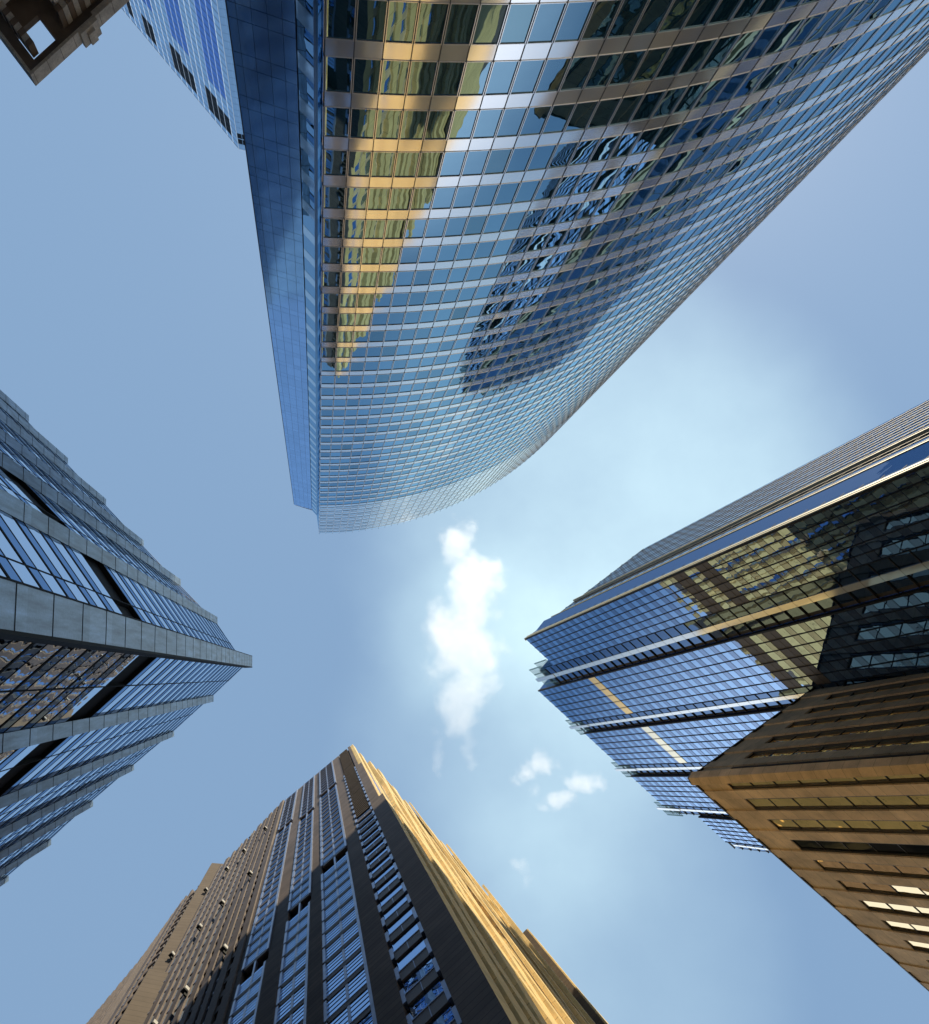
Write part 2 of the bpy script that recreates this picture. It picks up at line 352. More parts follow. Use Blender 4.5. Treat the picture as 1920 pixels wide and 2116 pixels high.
# ================================================================ pale blue block behind (upper left)
def pale_block():
    H = 220.0
    B = Building('pale_blue_office_block', 'pale blue panelled office block with black window rows under its roof, behind the curved tower', 'office building', (-70, -180, ZB), scale=1.8)  # oversized so that its shadow reaches the slate tower's upper piers
    A = B.pl(494, 309, H); E = B.pl(252, 19, H); d = (E-A).normalized(); E = A + d*110
    F = Face(A, E); CH = Face(A, B.pl(520, 316, H)); shade_end = CH.o + CH.u*71  # unseen wall length added behind the curved tower to block the sun
    body = MB(); back = -F.n*50
    body.prism([(A.x, A.y), (shade_end.x, shade_end.y), (shade_end.x+back.x, shade_end.y+back.y), (E.x+back.x, E.y+back.y), (E.x, E.y)], ZB, H-.3); B.part('wall', body, 'pale_panel')
    rf = MB(); rf.prism([(A.x, A.y), (shade_end.x, shade_end.y), (shade_end.x+back.x, shade_end.y+back.y), (E.x+back.x, E.y+back.y), (E.x, E.y)], H-.3, H); B.part('roof', rf, 'alu')
    cw = 2.45; rh = 2.45; items = []
    nc = int(F.len/cw)
    for r in range(34):
        z1 = H-.4-rh*r; z0 = z1-rh
        for c in range(nc):
            u0 = c*cw; mat = 'pale_panel'
            if (r in (1, 2, 3) and c in (1, 2, 3, 4, 7, 8, 9, 10, 14, 15, 18)) or (r == 4 and c in (3, 4, 9, 10)): mat = 'black_glass'
            elif r >= 7 and c % 6 in (1, 2, 3): mat = 'royal_glass'
            w = MB(); F.pane(w, u0+.03, u0+cw-.03, z0+.03, z1-.03, .03, .002); items.append((w, mat))
    B.many('window', items)
    m = MB(); m2 = MB()
    for c in range(nc+1): F.box(m, c*cw-.06, c*cw+.06, H-90, H, .0, .10)
    for r in range(35): F.box(m2, 0, F.len, H-.4-rh*r-.05, H-.4-rh*r+.05, .0, .06)
    B.part('mullion_grid', m, 'alu'); B.part('floor_joint', m2, 'joint_dark', stuff=True)
    ch = []
    for r in range(34):
        z1 = H-.4-rh*r
        w = MB(); CH.pane(w, .1, 1.25, z1-rh+.35, z1, .03, .002); ch.append((w, 'black_glass' if r in (1, 2) else 'pale_panel'))
        w = MB(); CH.pane(w, 1.35, 2.6, z1-rh+.35, z1, .03, .002); ch.append((w, 'black_glass' if r in (1, 2) else 'pale_panel'))
    B.many('corner_window', ch, 40)
pale_block()

# ================================================================ ornate stone corner (top left)
def ornate():
    H = 46.0
    B = Building('ornate_stone_building', 'old grey stone building corner with open roof pavilion and heavy brown cornice', 'building', (-22, -36, ZB))
    K = lambda x, y, h=H: B.pl(x, y, h)
    c = K(74, 178); e1 = (K(262, 6)-c).normalized(); e2 = (K(0, 80)-c).normalized()
    P = lambda a, b: (c.x+e1.x*a+e2.x*b, c.y+e1.y*a+e2.y*b)
    def slab(mb, a0, a1, b0, b1, z0, z1): mb.prism([P(a0, b0), P(a1, b0), P(a1, b1), P(a0, b1)], z0, z1)
    # cornice : outer rim, dark soffit, opening ring
    b = MB(); slab(b, -.0, 9.5, .0, .18, H-.9, H); slab(b, 0, .16, .18, 8, H-.9, H); slab(b, 5.0, 12, .18, .42, H-.85, H-.02)
    slab(b, 3.7, 5.0, -.28, -.003, H-1.0, H+.1); slab(b, 4.1, 4.6, -.5, -.283, H-.8, H)
    B.part('cornice', b, 'limestone')
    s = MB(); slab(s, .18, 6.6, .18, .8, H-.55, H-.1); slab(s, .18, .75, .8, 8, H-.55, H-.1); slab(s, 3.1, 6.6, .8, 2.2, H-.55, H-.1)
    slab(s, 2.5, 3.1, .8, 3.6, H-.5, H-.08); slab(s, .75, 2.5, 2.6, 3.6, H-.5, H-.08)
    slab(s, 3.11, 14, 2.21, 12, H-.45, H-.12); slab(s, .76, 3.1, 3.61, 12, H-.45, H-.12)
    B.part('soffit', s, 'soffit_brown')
    # block-lined posts
    for (a, bb, n) in ((.95, .95, 7),):
        q = MB(); q2 = MB()
        for k in range(10):
            (slab(q if k % 2 else q2, .78, 1.18, .82+.36*k, .82+.36*(k+1)-.03, H-1.5, H-.6))
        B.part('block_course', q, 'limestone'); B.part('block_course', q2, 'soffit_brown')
        q = MB(); q2 = MB()
        for k in range(12):
            (slab(q if k % 2 else q2, 1.2+.36*k+2.0, 1.2+.36*(k+1)-.03+2.0, .82, 1.25, H-1.9, H-.7))
        B.part('block_course', q, 'limestone'); B.part('block_course', q2, 'soffit_brown')
    wl = MB(); slab(wl, 3.4, 16, 1.3, 14, ZB, H-1.2); slab(wl, .8, 3.3, 3.7, 14, ZB, H-1.2); B.part('wall', wl, 'limestone')
    rows = MB(); dk = MB()
    for k in range(14):
        z = H-2.2-k*.9
        slab(rows, 3.3, 16, 1.12, 1.28, z-.7, z); slab(rows, 3.2, 3.38, 1.28, 3.6, z-.7, z)
        slab(dk, 3.34, 16, 1.2, 1.29, z-.88, z-.7)
    B.part('stone_course', rows, 'limestone'); B.part('course_joint', dk, 'soffit_brown')
    st = MB()
    for k in range(9): slab(st, .2+k*1.02, .2+k*1.02+.03, -.003, .02, H-.91, H+.0)
    B.part('cornice_joint', st, 'soffit_brown')
    for k in range(4):
        w = MB(); slab(w, 5.2+2.4*k, 6.3+2.4*k, 1.06, 1.1, H-6.5, H-3.0); f = MB()
        slab(f, 5.05+2.4*k, 5.2+2.4*k, 1.0, 1.12, H-6.6, H-2.9); slab(f, 6.3+2.4*k, 6.45+2.4*k, 1.0, 1.12, H-6.6, H-2.9)
        o = B.part('window', w, 'black_glass'); B.part('frame', f, 'limestone', o)
ornate()

# ================================================================ dark slate tower on the left
def slate_tower():
    H = 118.0
    B = Building('slate_glass_tower', 'dark slate blue tower with metal saw-tooth piers, its sharp corner pointing in from the left', 'skyscraper', (-40, -2, ZB), scale=1.271)
    K = lambda x, y: B.pl(x, y, H)
    up = [(521, 1357, 1378), (449, 1275, 1289), (373, 1197, 1210), (296, 1116, 1128), (218, 1030, 1043), (139, 945, 958), (58, 857, 871), (-24, 772, 784), (-106, 686, 698), (-190, 600, 612)]
    dn = [(508, 1376, 1376), (441, 1437, 1450), (359, 1511, 1522), (276, 1581, 1592), (191, 1655, 1667), (104, 1735, 1747), (16, 1811, 1822), (-72, 1888, 1900), (-160, 1965, 1977), (-248, 2042, 2054)]
    corner = K(508, 1374)
    wu = [corner] + [K(x, b) for x, a, b in up[1:]]
    wd = [corner] + [K(x, a) for x, a, b in dn[1:]]
    body = MB(); inset = lambda p: (p.x-.35, p.y)
    body.prism([inset(p) for p in wd[::-1]] + [inset(p) for p in wu[1:]], ZB, H-.2); B.part('wall', body, 'black_metal')
    rf = MB(); rf.prism([inset(p) for p in wd[::-1]] + [inset(p) for p in wu[1:]], H-.2, H+.05); B.part('roof', rf, 'black_metal')
    zf = [28.5-3.62*k for k in range(7, 0, -1)] + [28.5+3.65*k for k in range(0, 7)] + [55.5+3.55*k for k in range(0, 18)]
    wins = []; fins = MB(); sps = []
    for side, W in ((0, wu), (1, wd)):
        for i in range(len(W)-1):
            F = Face(W[i], W[i+1])
            if F.n.x < 0: F.n = -F.n
            s0, s1 = (.30, F.len-.0) 
            mid = (s0+s1)/2
            for k, z in enumerate(zf):
                z1 = zf[k+1] if k+1 < len(zf) else H
                if z < -1: continue
                if 50 < z < 55: 
                    continue
                sb = MB(); F.pane(sb, s0, s1, z+.14, z+1.38, -.02, .003)
                sps.append((sb, 'slate_spandrel'))
                F.box(fins, s0, s1, z-.13, z+.13, -.35, .0)
                F.box(fins, s0, s1, z+1.40, z+1.52, -.35, -.008)
                for (p, q) in ((s0, mid-.05), (mid+.05, s1)):
                    w = MB(); F.pane(w, p, q, z+1.54, z1-.15, -.02, .004); wins.append((w, 'slate_glass'))
            F.box(fins, mid-.04, mid+.04, 8, H, -.3, -.004)
            F.box(fins, 0, F.len, H-.5, H, -.3, -.02)
    B.many('window', wins); B.many('spandrel', sps, 80); B.part('floor_fin', fins, 'black_metal', stuff=True)
    # saw-tooth piers, fronts facing +x
    def pier(p_top, p_bot, back, label=None):
        o = MB(); j = MB(); z = ZB
        pts = [(p_top.x, p_top.y), (p_bot.x, p_bot.y), back]
        o.prism(pts, ZB, H+.35)
        po = B.part('pier', o, 'pier_metal')
        zz = 1.0
        while zz < H:
            j.prism([(p_top.x+.012, p_top.y-.012), (p_bot.x+.012, p_bot.y+.012), (p_bot.x-.06, p_bot.y+.012), (p_top.x-.06, p_top.y-.012)], zz-.03, zz+.03); zz += 3.62
        B.part('joint', j, 'black_metal', po, stuff=True)
    a, b = K(521, 1356), K(521, 1378)
    o = MB(); o.prism([(a.x, a.y), (b.x, b.y), (corner.x-.5, b.y+.1), (corner.x-1.0, a.y+.6), (corner.x-.6, a.y-.05)], ZB, H+.4); po = B.part('pier', o, 'pier_metal', label='broad corner pier of weathered blue-grey metal plates')
    j = MB(); zz = 1.0
    while zz < H:
        j.prism([(a.x+.01, a.y-.01), (b.x+.01, b.y+.01), (b.x-.1, b.y+.01), (a.x-.1, a.y-.01)], zz-.035, zz+.035); zz += 3.62
    B.part('joint', j, 'black_metal', po, stuff=True)
    r = MB(); r.prism([(b.x+.03, b.y-.02), (b.x+.03, b.y+.10), (b.x-.9, b.y+.14), (b.x-.9, b.y+.0)], ZB, H+.2); r.prism([(a.x+.02, a.y-.06), (a.x+.02, a.y), (a.x-.5, a.y), (a.x-.5, a.y-.06)], ZB, H+.2)
    B.part('corner_trim', r, 'black_metal')
    for (x, y0, y1) in up[1:]:
        t, l = K(x, y0), K(x, y1); pier(t, l, (l.x-.75, l.y-.80))
    for (x, y0, y1) in dn[1:]:
        t, l = K(x, y0), K(x, y1); pier(t, l, (t.x-.9, t.y+.81))
slate_tower()

# ================================================================ brown clad tower at the bottom
def brown_tower():
    H = 235.0; k = H/FPX
    B = Building('brown_clad_tower', 'tall brown panelled tower with paired windows and a gold sunlit flank, rising from the bottom', 'skyscraper', (15, 45, ZB))
    c1 = Vector((9.78, 16.5)); A = B.pl(724, 1549, H)
    pB = B.pl(603, 1650, H)
    uF = (pB - A).normalized(); uG = Vector((.673, .74)).normalized()
    F = Face(c1, c1 + uF*22.4)
    FT = 4.28
    colsW = [(2.2, 5.2, 1), (7.1, 11.2, 2), (12.7, 16.0, 2), (18.1, 21.6, 2)]
    pil = [(0, 2.2), (5.2, 7.1), (11.2, 12.7), (16.0, 18.1), (21.6, 22.4)]
    nseg = [(c1 + uF*22.4), B.pl(537, 1703, H), B.pl(471, 1772, H), B.pl(380, 1854, H), B.pl(298, 1969, H), B.pl(176, 2116, H), B.pl(60, 2270, H), B.pl(-60, 2440, H)]
    back = uG*55
    T1 = 131.0; T2 = 184.0
    body = MB(); ins = lambda p, d=.9: p + uG*d
    poly = [ins(c1 + uF*1.2, .9)] + [ins(p) for p in nseg] + [nseg[-1]+uG*90, c1 + uG*120 + uF*1.2]
    body.prism([(p.x, p.y) for p in poly], ZB, H-.5); B.part('wall', body, 'cladding')
    rf = MB(); rf.prism([(p.x, p.y) for p in poly], H-.5, H); B.part('roof', rf, 'roof_grey')
    setb = lambda z: 0 if z < T1 else (.75 if z < T2 else 1.55)
    # pillars, by tier
    for i, (u0, u1) in enumerate(pil):
        tops = [(ZB, T1, 0, .0), (T1, T2, .75, -.15), (T2, H, 1.55, -.3)] if i == 0 else [(ZB, T1-8-9*i, 0, .0), (T1-8-9*i, T2-10+6*(i % 2), 0, -.22), (T2-10+6*(i % 2), H, 0, -.42)]
        for (z0, z1, cut, dd) in tops:
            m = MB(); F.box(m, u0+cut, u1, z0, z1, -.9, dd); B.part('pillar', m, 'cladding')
    wins = []; jb = MB(); lin = MB(); lin2 = MB(); dark = MB(); mu = MB(); louv = MB(); bars = MB()
    for ci, (u0, u1, n) in enumerate(colsW):
        ztop = H-1
        z = 2.0; r = 0
        while z < ztop-FT:
            gap = (ci > 0 and (abs(z-(T1-8-9*ci)) < FT*.55 or abs(z-(T2-10+6*(ci % 2))) < FT*.55))
            lv = ci > 0 and (r - ci) in (11,)
            crown = ci == 0 and z > T1-1
            dd = -.5
            if crown:
                for q in range(3):
                    F.box(louv, u0+.35, u1-.3 , z+q*1.42, z+q*1.42+.55, -.7, -.12)
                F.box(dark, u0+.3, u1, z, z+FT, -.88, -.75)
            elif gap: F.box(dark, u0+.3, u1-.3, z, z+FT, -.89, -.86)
            else:
                if ci == 0:
                    F.box(lin, u0+.3, u1-.3, z, z+1.6, -.8, -.12); F.box(lin2, u0+.3, u1-.3, z+1.61, z+1.74, -.7, -.07)
                    w = MB(); F.pane(w, u0+.3, u1-.3, z+1.74, z+FT, -.27, .002); wins.append((w, 'brown_glass'))
                    F.box(mu, (u0+u1)/2-.03, (u0+u1)/2+.03, z, z+1.75, -.3, -.10)
                else:
                    F.box(lin, u0+.3, u1-.3, z, z+.85, -.8, -.16)
                    F.box(lin2, u0+.3, u1-.3, z+.86, z+.94, -.8, -.13)
                    m = (u0+u1)/2
                    for (p, q) in ((u0+.3, m-.12), (m+.12, u1-.3)):
                        w = MB(); F.pane(w, p, q, z+.94, z+FT, -.22, .003); wins.append((w, 'black_glass' if lv else 'brown_glass'))
                        if lv: F.box(mu, (p+q)/2-.03, (p+q)/2+.03, z+1.06, z+FT, -.3, -.15)
                        else:
                            for hh in (1.85, 2.7, 3.5): F.box(bars, p, q, z+hh, z+hh+.07, -.3, -.19)
            # pale jamb plates, alternating heights
            if not gap and not (ci == 0 and z > T2):
                hj = .55 if ci == 0 else .9
                F.box(jb, u0+.0, u0+.3, z+.5*(r % 2)*(ci == 0), z+FT*hj+.6, -.6, -.05)
                F.box(jb, u1-.3, u1, z+FT*.12, z+FT*(hj+.1), -.6, -.05)
            z += FT; r += 1
        if n == 2: F.box(mu, (u0+u1)/2-.12, (u0+u1)/2+.12, ZB, H-1, -.6, -.18)
    B.many('window', wins)
    B.part('window_jamb', jb, 'jamb_blue', stuff=True); B.part('lintel', lin, 'lintel', stuff=True); B.part('window_sill', lin2, 'jamb_blue', stuff=True)
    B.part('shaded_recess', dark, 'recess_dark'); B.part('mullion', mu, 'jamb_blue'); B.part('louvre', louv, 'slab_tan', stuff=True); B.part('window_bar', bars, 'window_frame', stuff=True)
    # undulating west front: ribbon section, slabs, small-window section
    rib = []; 
    def ribbons(a, b, widths, mats, z1, d=0.):
        G = Face(a, b)
        if G.n.dot(uG) > 0: G.n = -G.n
        u = 0; i = 0; items = []
        while u < G.len-.05:
            w = min(widths[i % len(widths)], G.len-u); m = MB(); kind = mats[i % len(mats)]
            top = z1 - (0, 4, 1, 7)[i % 4]
            if kind == 'p': G.box(m, u, u+w, ZB, top, -.9, d); B.part('pillar', m, 'cladding')
            elif kind == 'g':
                z = 2; 
                bb = MB()
                while z < top:
                    wm = MB(); G.pane(wm, u, u+w, z+.5, min(z+FT, top), -.28+d, .003); items.append((wm, 'brown_glass')); G.box(bb, u, u+w, z, z+.5, -.6, -.2+d); z += FT
                G.box(bb, u-.03, u+.05, ZB, top, -.6, -.05+d)
                B.part('ribbon_band', bb, 'jamb_blue' if i % 2 else 'window_frame', stuff=True)
            elif kind == 's':
                bb = MB(); z = 2
                while z < top: G.box(bb, u, u+w*.9, z, z+FT*.62, -.88, -.8+d); z += FT
                B.part('slot_row', bb, 'recess_dark', stuff=True); m2 = MB()
                z = 2
                while z < top: G.box(m2, u, u+w, z+FT*.62, z+FT, -.88, -.12+d); z += FT
                B.part('slot_panel', m2, 'cladding', stuff=True)
            u += w; i += 1
        return items
    it = []
    it += ribbons(nseg[0], nseg[1], [1.2, .8, 1.3, .7, 1.0, .6], 'pspgpg', H)
    it += ribbons(nseg[1], nseg[2], [.7, 1.0, .35, .7, 1.1, .35, .8, 1.0, .3], 'pgppgppgp', H)
    it += ribbons(nseg[2], nseg[3], [.6, 1.1, .35, .6, 1.1, 1.6], 'pgppgs', H)
    it += ribbons(nseg[3], nseg[4], [.7, 1.2, .6, 1.3], 'pgps', H-2)
    for q in range(4, 7): it += ribbons(nseg[q], nseg[q+1], [.7, 1.1, .6, 1.2], 'pgps', H-2)
    B.many('ribbon_window', it, 60)
    # projecting slabs
    G = Face(nseg[2], nseg[3])
    if G.n.dot(uG) > 0: G.n = -G.n
    for (u0, z0, z1, d1) in ((1.8, 150, H+.5, .3), (1.2, ZB, 152, .9)):
        m = MB(); 
        pts = [G.p(u0, 0, -.5), G.p(u0+1.2, 0, -.5), G.p(u0+3.1, 0, d1+.9), G.p(u0+1.9, 0, d1+1.3)]
        m.prism([(p[0], p[1]) for p in pts], z0, z1); B.part('projecting_slab', m, 'slab_tan')
    # floodlights on the ribbons
    for z in (118, 160, 205):
        for q, (s_, u) in enumerate(((0, 3.0), (1, 1.2), (1, 6.2), (2, 1.4))):
            G = Face(nseg[s_], nseg[s_+1])
            if G.n.dot(uG) > 0: G.n = -G.n
            m = MB(); G.box(m, u+.1, u+.65, z, z+.9, .15, .75); lo = B.part('floodlight', m, 'lamp_white')
            m = MB(); G.box(m, u+.3, u+.5, z-1.3, z, 0, .5); G.box(m, u+.1, u+.7, z-.5, z-.15, .2, .9); B.part('bracket', m, 'black_metal', lo)
    # gold flank
    c0 = c1; G = Face(c0, c0 + uG*100)
    G.n = Vector((uG.y, -uG.x)); 
    if G.n.dot(-uF) < 0: G.n = -G.n
    w1 = MB(); G.box(w1, .0, 100, ZB, T1, -1.2, -.35); w2 = MB(); G.box(w2, 0.3, 100, T1, T2, -1.4, -.75); w3 = MB(); G.box(w3, .6, 100, T2, H+.2, -1.8, -1.2)
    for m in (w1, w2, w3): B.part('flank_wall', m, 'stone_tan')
    u = .0; i = 0; fw = []; 
    while u < 98:
        wd = (1.5, 1.4, 1.7, 1.6)[i % 4]
        if i % 2 == 0:
            m = MB(); zt = T1 if u < 3 else (H+.6 if i % 4 else H-6); zz = ZB; ph = i*1.1; am = 0 if u < 3 else .38
            sh = lambda z: am*math.sin(z/11.5+ph)
            while zz < zt-.01:
                zn = min(zz+5.9, zt); a_, b_ = sh(zz), sh(zn)
                m.hexa([G.p(u+a_, zz, -1.3), G.p(u+wd+a_, zz, -1.3), G.p(u+wd+a_, zz, .25*a_), G.p(u+a_, zz, .25*a_)], [G.p(u+b_, zn, -1.3), G.p(u+wd+b_, zn, -1.3), G.p(u+wd+b_, zn, .25*b_), G.p(u+b_, zn, .25*b_)]); zz = zn
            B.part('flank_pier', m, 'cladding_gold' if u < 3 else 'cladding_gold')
            if u < 3:
                m = MB(); G.box(m, u+.4, u+wd, T1, H, -1.5, -.7); B.part('flank_pier', m, 'cladding_gold')
        else:
            z = 4
            while z < H-6:
                m = MB(); G.pane(m, u+.1, u+wd-.1, z, z+2.7, -.34 if z < T1-3 else (-.74 if z < T2-3 else -1.19), .004); fw.append((m, 'brown_glass')); z += FT
        u += wd; i += 1
    B.many('flank_window', fw, 60)
    m = MB(); G.box(m, 62.5, 67.5, ZB, 226, .3, 1.7); B.part('flank_bay', m, 'slab_tan'); m = MB(); G.box(m, 62.8, 67.5, ZB, 226.6, 1.703, 2.0); B.part('flank_bay_front', m, 'cladding_gold')
    m = MB(); G.box(m, 67.51, 98, ZB, 227, .4, 1.6); B.part('flank_bay_side', m, 'cladding_gold')
    for (ua, ub, pr, zt) in ((21.5, 22.6, .55, H+1.2), (36, 37.2, .7, H+.9), (50, 51.3, .9, H+.7)):
        m = MB(); G.box(m, ua, ub, ZB, zt, .26, pr); B.part('flank_rib', m, 'cladding_gold')
    m = MB(); p = A + uF*-.0 + uG*.6; m.cyl((p.x, p.y), .12, H-.5, H+4, 8); m.cyl((p.x, p.y), .35, H-.5, H+1.5, 8); B.part('roof_mast', m, 'black_metal')
brown_tower()

# ================================================================ blue glass tower on the right
def blue_tower():
    H = 205.0
    B = Building('blue_glass_tower', 'royal blue glass tower of stepped bays with cream fins, behind the tan stone building', 'skyscraper', (90, 10, ZB-20), zen=(420, 1610))
    K = lambda x, y: B.pl(x, y, H)
    A = K(1086, 1321); E = K(1570, 1768); Up = K(1428, 1060)
    uB = (E-A).normalized(); uU = (Up-A).normalized(); nB = Vector((-uB.y, uB.x)); 
    if nB.dot(A) > 0: nB = -nB
    F = Face(A, A+uB*60); G = Face(A, A+uU*50)
    t_of = lambda x, y: (K(x, y)-A).dot(uB)
    ZL = -40.0
    body = MB(); q = .5
    c = A - F.n*q - G.n*q
    body.prism([(p.x, p.y) for p in (c, c+uB*59, c+uB*59+uU*44, c+uU*44)], ZL, H-6); B.part('wall', body, 'navy_panel')
    rf = MB(); rf.prism([(p.x, p.y) for p in (c, c+uB*59, c+uB*59+uU*44, c+uU*44)], H-6, H-5.7); B.part('roof', rf, 'roof_grey')
    ax = lambda x: (K(x, 1321+.924*(x-1086)) - A).dot(uB)
    T = [ax(1086), ax(1180.6), ax(1284.6), ax(1390), ax(1485), ax(1562)]; HB = [H, H*1.111, H*1.111, H*1.111, H*1.045]
    bays = [(T[k], T[k+1], k) for k in range(5)]
    FH = 3.7; wins = []
    for (s0, e0, k) in bays:
        d = -.0 if k == 0 else 0.0
        L = e0-s0
        gw0, gw1 = s0 + (.0), s0 + L*(.62 if k == 0 else .74)
        ztop = HB[k]
        nb = 6; cw = (gw1-gw0)/nb; proj = .35 if k else .0
        nf = int((ztop+40)/FH)
        for r in range(nf):
            z1 = ztop - r*FH; z0 = z1-FH
            for cidx in range(nb):
                u0 = gw0+cidx*cw
                w = MB(); 
                hr = round((ztop-z1)/FH + (0 if k else 6)); brown = hr in (26, 28) if k < 2 else False
                if k in (1, 2, 3) and r == 9:  # panel row coloured amber and cream in place of a sunlit reflection
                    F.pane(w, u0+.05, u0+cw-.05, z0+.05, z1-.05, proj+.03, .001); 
                    wins.append((w, {1: 'amber_sun_paint', 2: 'cream_sun_paint', 3: 'cream_sun_paint'}[k])); continue
                F.pane(w, u0+.02, u0+cw-.02, z0+1.55, z1-.012, proj, .004, th=.08, lean=.05)
                wins.append((w, 'louver_brown' if brown else 'azure_glass'))
                w = MB(); F.pane(w, u0+.02, u0+cw-.02, z0+.012, z0+1.54, proj, .003, th=.08, lean=.03)
                wins.append((w, 'louver_brown' if brown else 'azure_spandrel'))
        # dark seams (vertical joints between panes)
        m = MB()
        for cidx in range(nb+1):
            wj = .055 if cidx not in (0,) else .16
            F.box(m, gw0+cidx*cw-wj, gw0+cidx*cw+wj, ZL, ztop, 0, proj+.10)
        B.part('mullion', m, 'black_metal')
        m = MB(); F.box(m, gw0 + (.7 if k == 0 else 0), gw1, ZL, ztop, -7, proj-.14); B.part('bay_core', m, 'azure_spandrel')
        # recess: navy strip, pale fin, navy strip, dark shadow gap
        g0 = gw1+.1; gL = e0-g0; zt = ztop-1.5 if k else H*1.05; ztop = max(ztop, zt)
        nf = int((ztop+40)/FH)
        m = MB(); F.box(m, g0, g0+gL*.36, ZL, zt, -4, -.10); F.box(m, g0+gL*.56, g0+gL*.86, ZL, zt, -.5, -.22); B.part('navy_strip', m, 'navy_panel')
        m = MB(); F.box(m, g0+gL*.37, g0+gL*.56, ZL, zt, -.5, .02); B.part('pale_fin', m, 'pale_fin')
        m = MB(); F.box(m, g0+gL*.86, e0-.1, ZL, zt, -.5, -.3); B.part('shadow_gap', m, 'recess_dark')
        j = MB()
        for r in range(nf): F.box(j, g0, e0-.15, ztop-r*FH-.03, ztop-r*FH+.03, -.4, .035)
        B.part('floor_joint', j, 'window_frame', stuff=True)
        # open lattice crown above the recess
        lat = MB(); z1 = zt+5.5; zt0 = zt-3
        if k < 4:
            for q in range(5):
                uu = g0 - gL*.2 + q*gL*.32
                F.box(lat, uu, uu+.2, zt0, z1, -2.4, -2.2); F.box(lat, uu, uu+.2, zt0, z1, -.1, .10)
            for q in range(8):
                zz = zt0+q*1.15
                F.box(lat, g0-gL*.2, g0+gL*1.12, zz, zz+.16, -2.35, -2.22); F.box(lat, g0-gL*.2, g0+gL*1.12, zz, zz+.16, -.06, .06)
            B.part('lattice_crown', lat, 'lattice_metal')
            m = MB(); F.box(m, g0+gL*.37, g0+gL*.56, zt0-2, z1+2, -.2, .14); B.part('crown_fin', m, 'pale_fin')
    B.many('window', wins)
    # upper face: narrow projecting vertical ribs with tile joints
    nr = 20; rw = 2.05; ribs = []
    for i in range(nr):
        u0 = 2.2+i*rw; m = MB(); top = H - .9*(i % 2)
        G.box(m, u0+.12, u0+rw-.12, ZL, top, -.5, .10)
        o = B.part('rib', m, 'rib_glass' if i % 3 else 'rib_glass_dark'); m = MB(); G.box(m, u0-.12, u0+.12, ZL, top+.9, -.5, .17); B.part('fin', m, 'dark_steel' , o)
    j = MB()
    for r in range(50): G.box(j, 2, 2+nr*rw, H-r*FH-.06, H-r*FH+.06, .0, .13)
    B.part('floor_joint', j, 'black_metal', stuff=True)
    for (u0, w, mt_) in ((.15, .35, 'cream_fin'), (1.0, .45, 'cream_fin'), (9.6, .35, 'cream_fin'), (17.4, .32, 'cream_fin')):
        m = MB(); G.box(m, u0, u0+w, ZL, H+1.0, -.4, .55 if u0 > 3 else .3); B.part('cream_rib', m, mt_)
blue_tower()

# ================================================================ tan stone building, right foreground
def stone_building():
    H = 118.0
    B = Building('tan_stone_building', 'tan granite office building with deep ribbon windows between stone piers, lower right', 'office building', (60, 10, ZB-20), zen=(250, 1680))
    K = lambda x, y: B.pl(x, y, H)
    A = K(1423, 1608); E = K(1807, 1947); U = K(1712, 1400)
    uE = (E-A).normalized(); uU = (U-A).normalized()
    F = Face(A, A+uE*80); G = Face(A, A+uU*75); ZL = -30
    print('stone', (E-A).length, (U-A).length, math.degrees(math.acos(uE.dot(uU))))
    c = A - F.n*.0
    pi = lambda a, b: A + uE*a + uU*b
    # inner body inset 0.9 m
    body = MB(); body.prism([(p.x, p.y) for p in (pi(.9, .9), pi(80, .9), pi(80, 75), pi(.9, 75))], ZL, H-.4); B.part('wall', body, 'stone_tan')
    rf = MB(); rf.prism([(p.x, p.y) for p in (pi(.9, .9), pi(80, .9), pi(80, 75), pi(.9, 75))], H-.4, H-.1); B.part('roof', rf, 'roof_grey')
    pitch = (E-A).length/8.55
    fh = 4.9; wins = []
    for FF, n, depth, off in ((F, 18, .42, 0.0), (G, 16, .55, .0)):
        for i in range(n):
            u0 = i*pitch - pitch*.30; pw = pitch*.40
            m = MB(); FF.box(m, max(u0, .0)+(0 if i else .004), max(u0+pw, .3), ZL, H, -1.2, 0 if i else -.004)
            B.part('pier', m, 'stone_tan')
            # recessed bay: stone head panel then ribbon window
            m = MB(); head = 7.0
            FF.box(m, u0+pw, u0+pitch, H-head, H-.02, -1.2, -depth*.45); B.part('head_panel', m, 'stone_tan')
            m = MB(); FF.box(m, u0+pw, u0+pw+.38, ZL, H-head-.05, -1.2, -depth*.5); FF.box(m, u0+pitch-.30, u0+pitch, ZL, H-head-.05, -1.2, -depth*.5); B.part('window_frame', m, 'window_frame')  # dark frame strips, widened to stand in for the shadow beside each pier
            z = H-head; r = 0
            while z > 6:
                w = MB(); FF.pane(w, u0+pw+.22, u0+pitch-.18, z-fh+.06, z-.06, -depth, .010)
                wins.append((w, 'stone_window' if (i+0) % 9 != 3 or FF is G else 'black_glass')); z -= fh
            m = MB()
            z = H-head
            while z > 6:
                FF.box(m, u0+pw+.2, u0+pitch-.16, z-.07, z+.05, -depth-.1, -depth+.08); z -= fh
            B.part('transom', m, 'window_frame', stuff=True)
    B.many('window', wins)
    m = MB(); F.box(m, 0, 80, H+.01, H+.28, -1.1, .06); G.box(m, 0, 75, H+.012, H+.27, -1.1, .05); B.part('coping', m, 'window_frame')
stone_building()

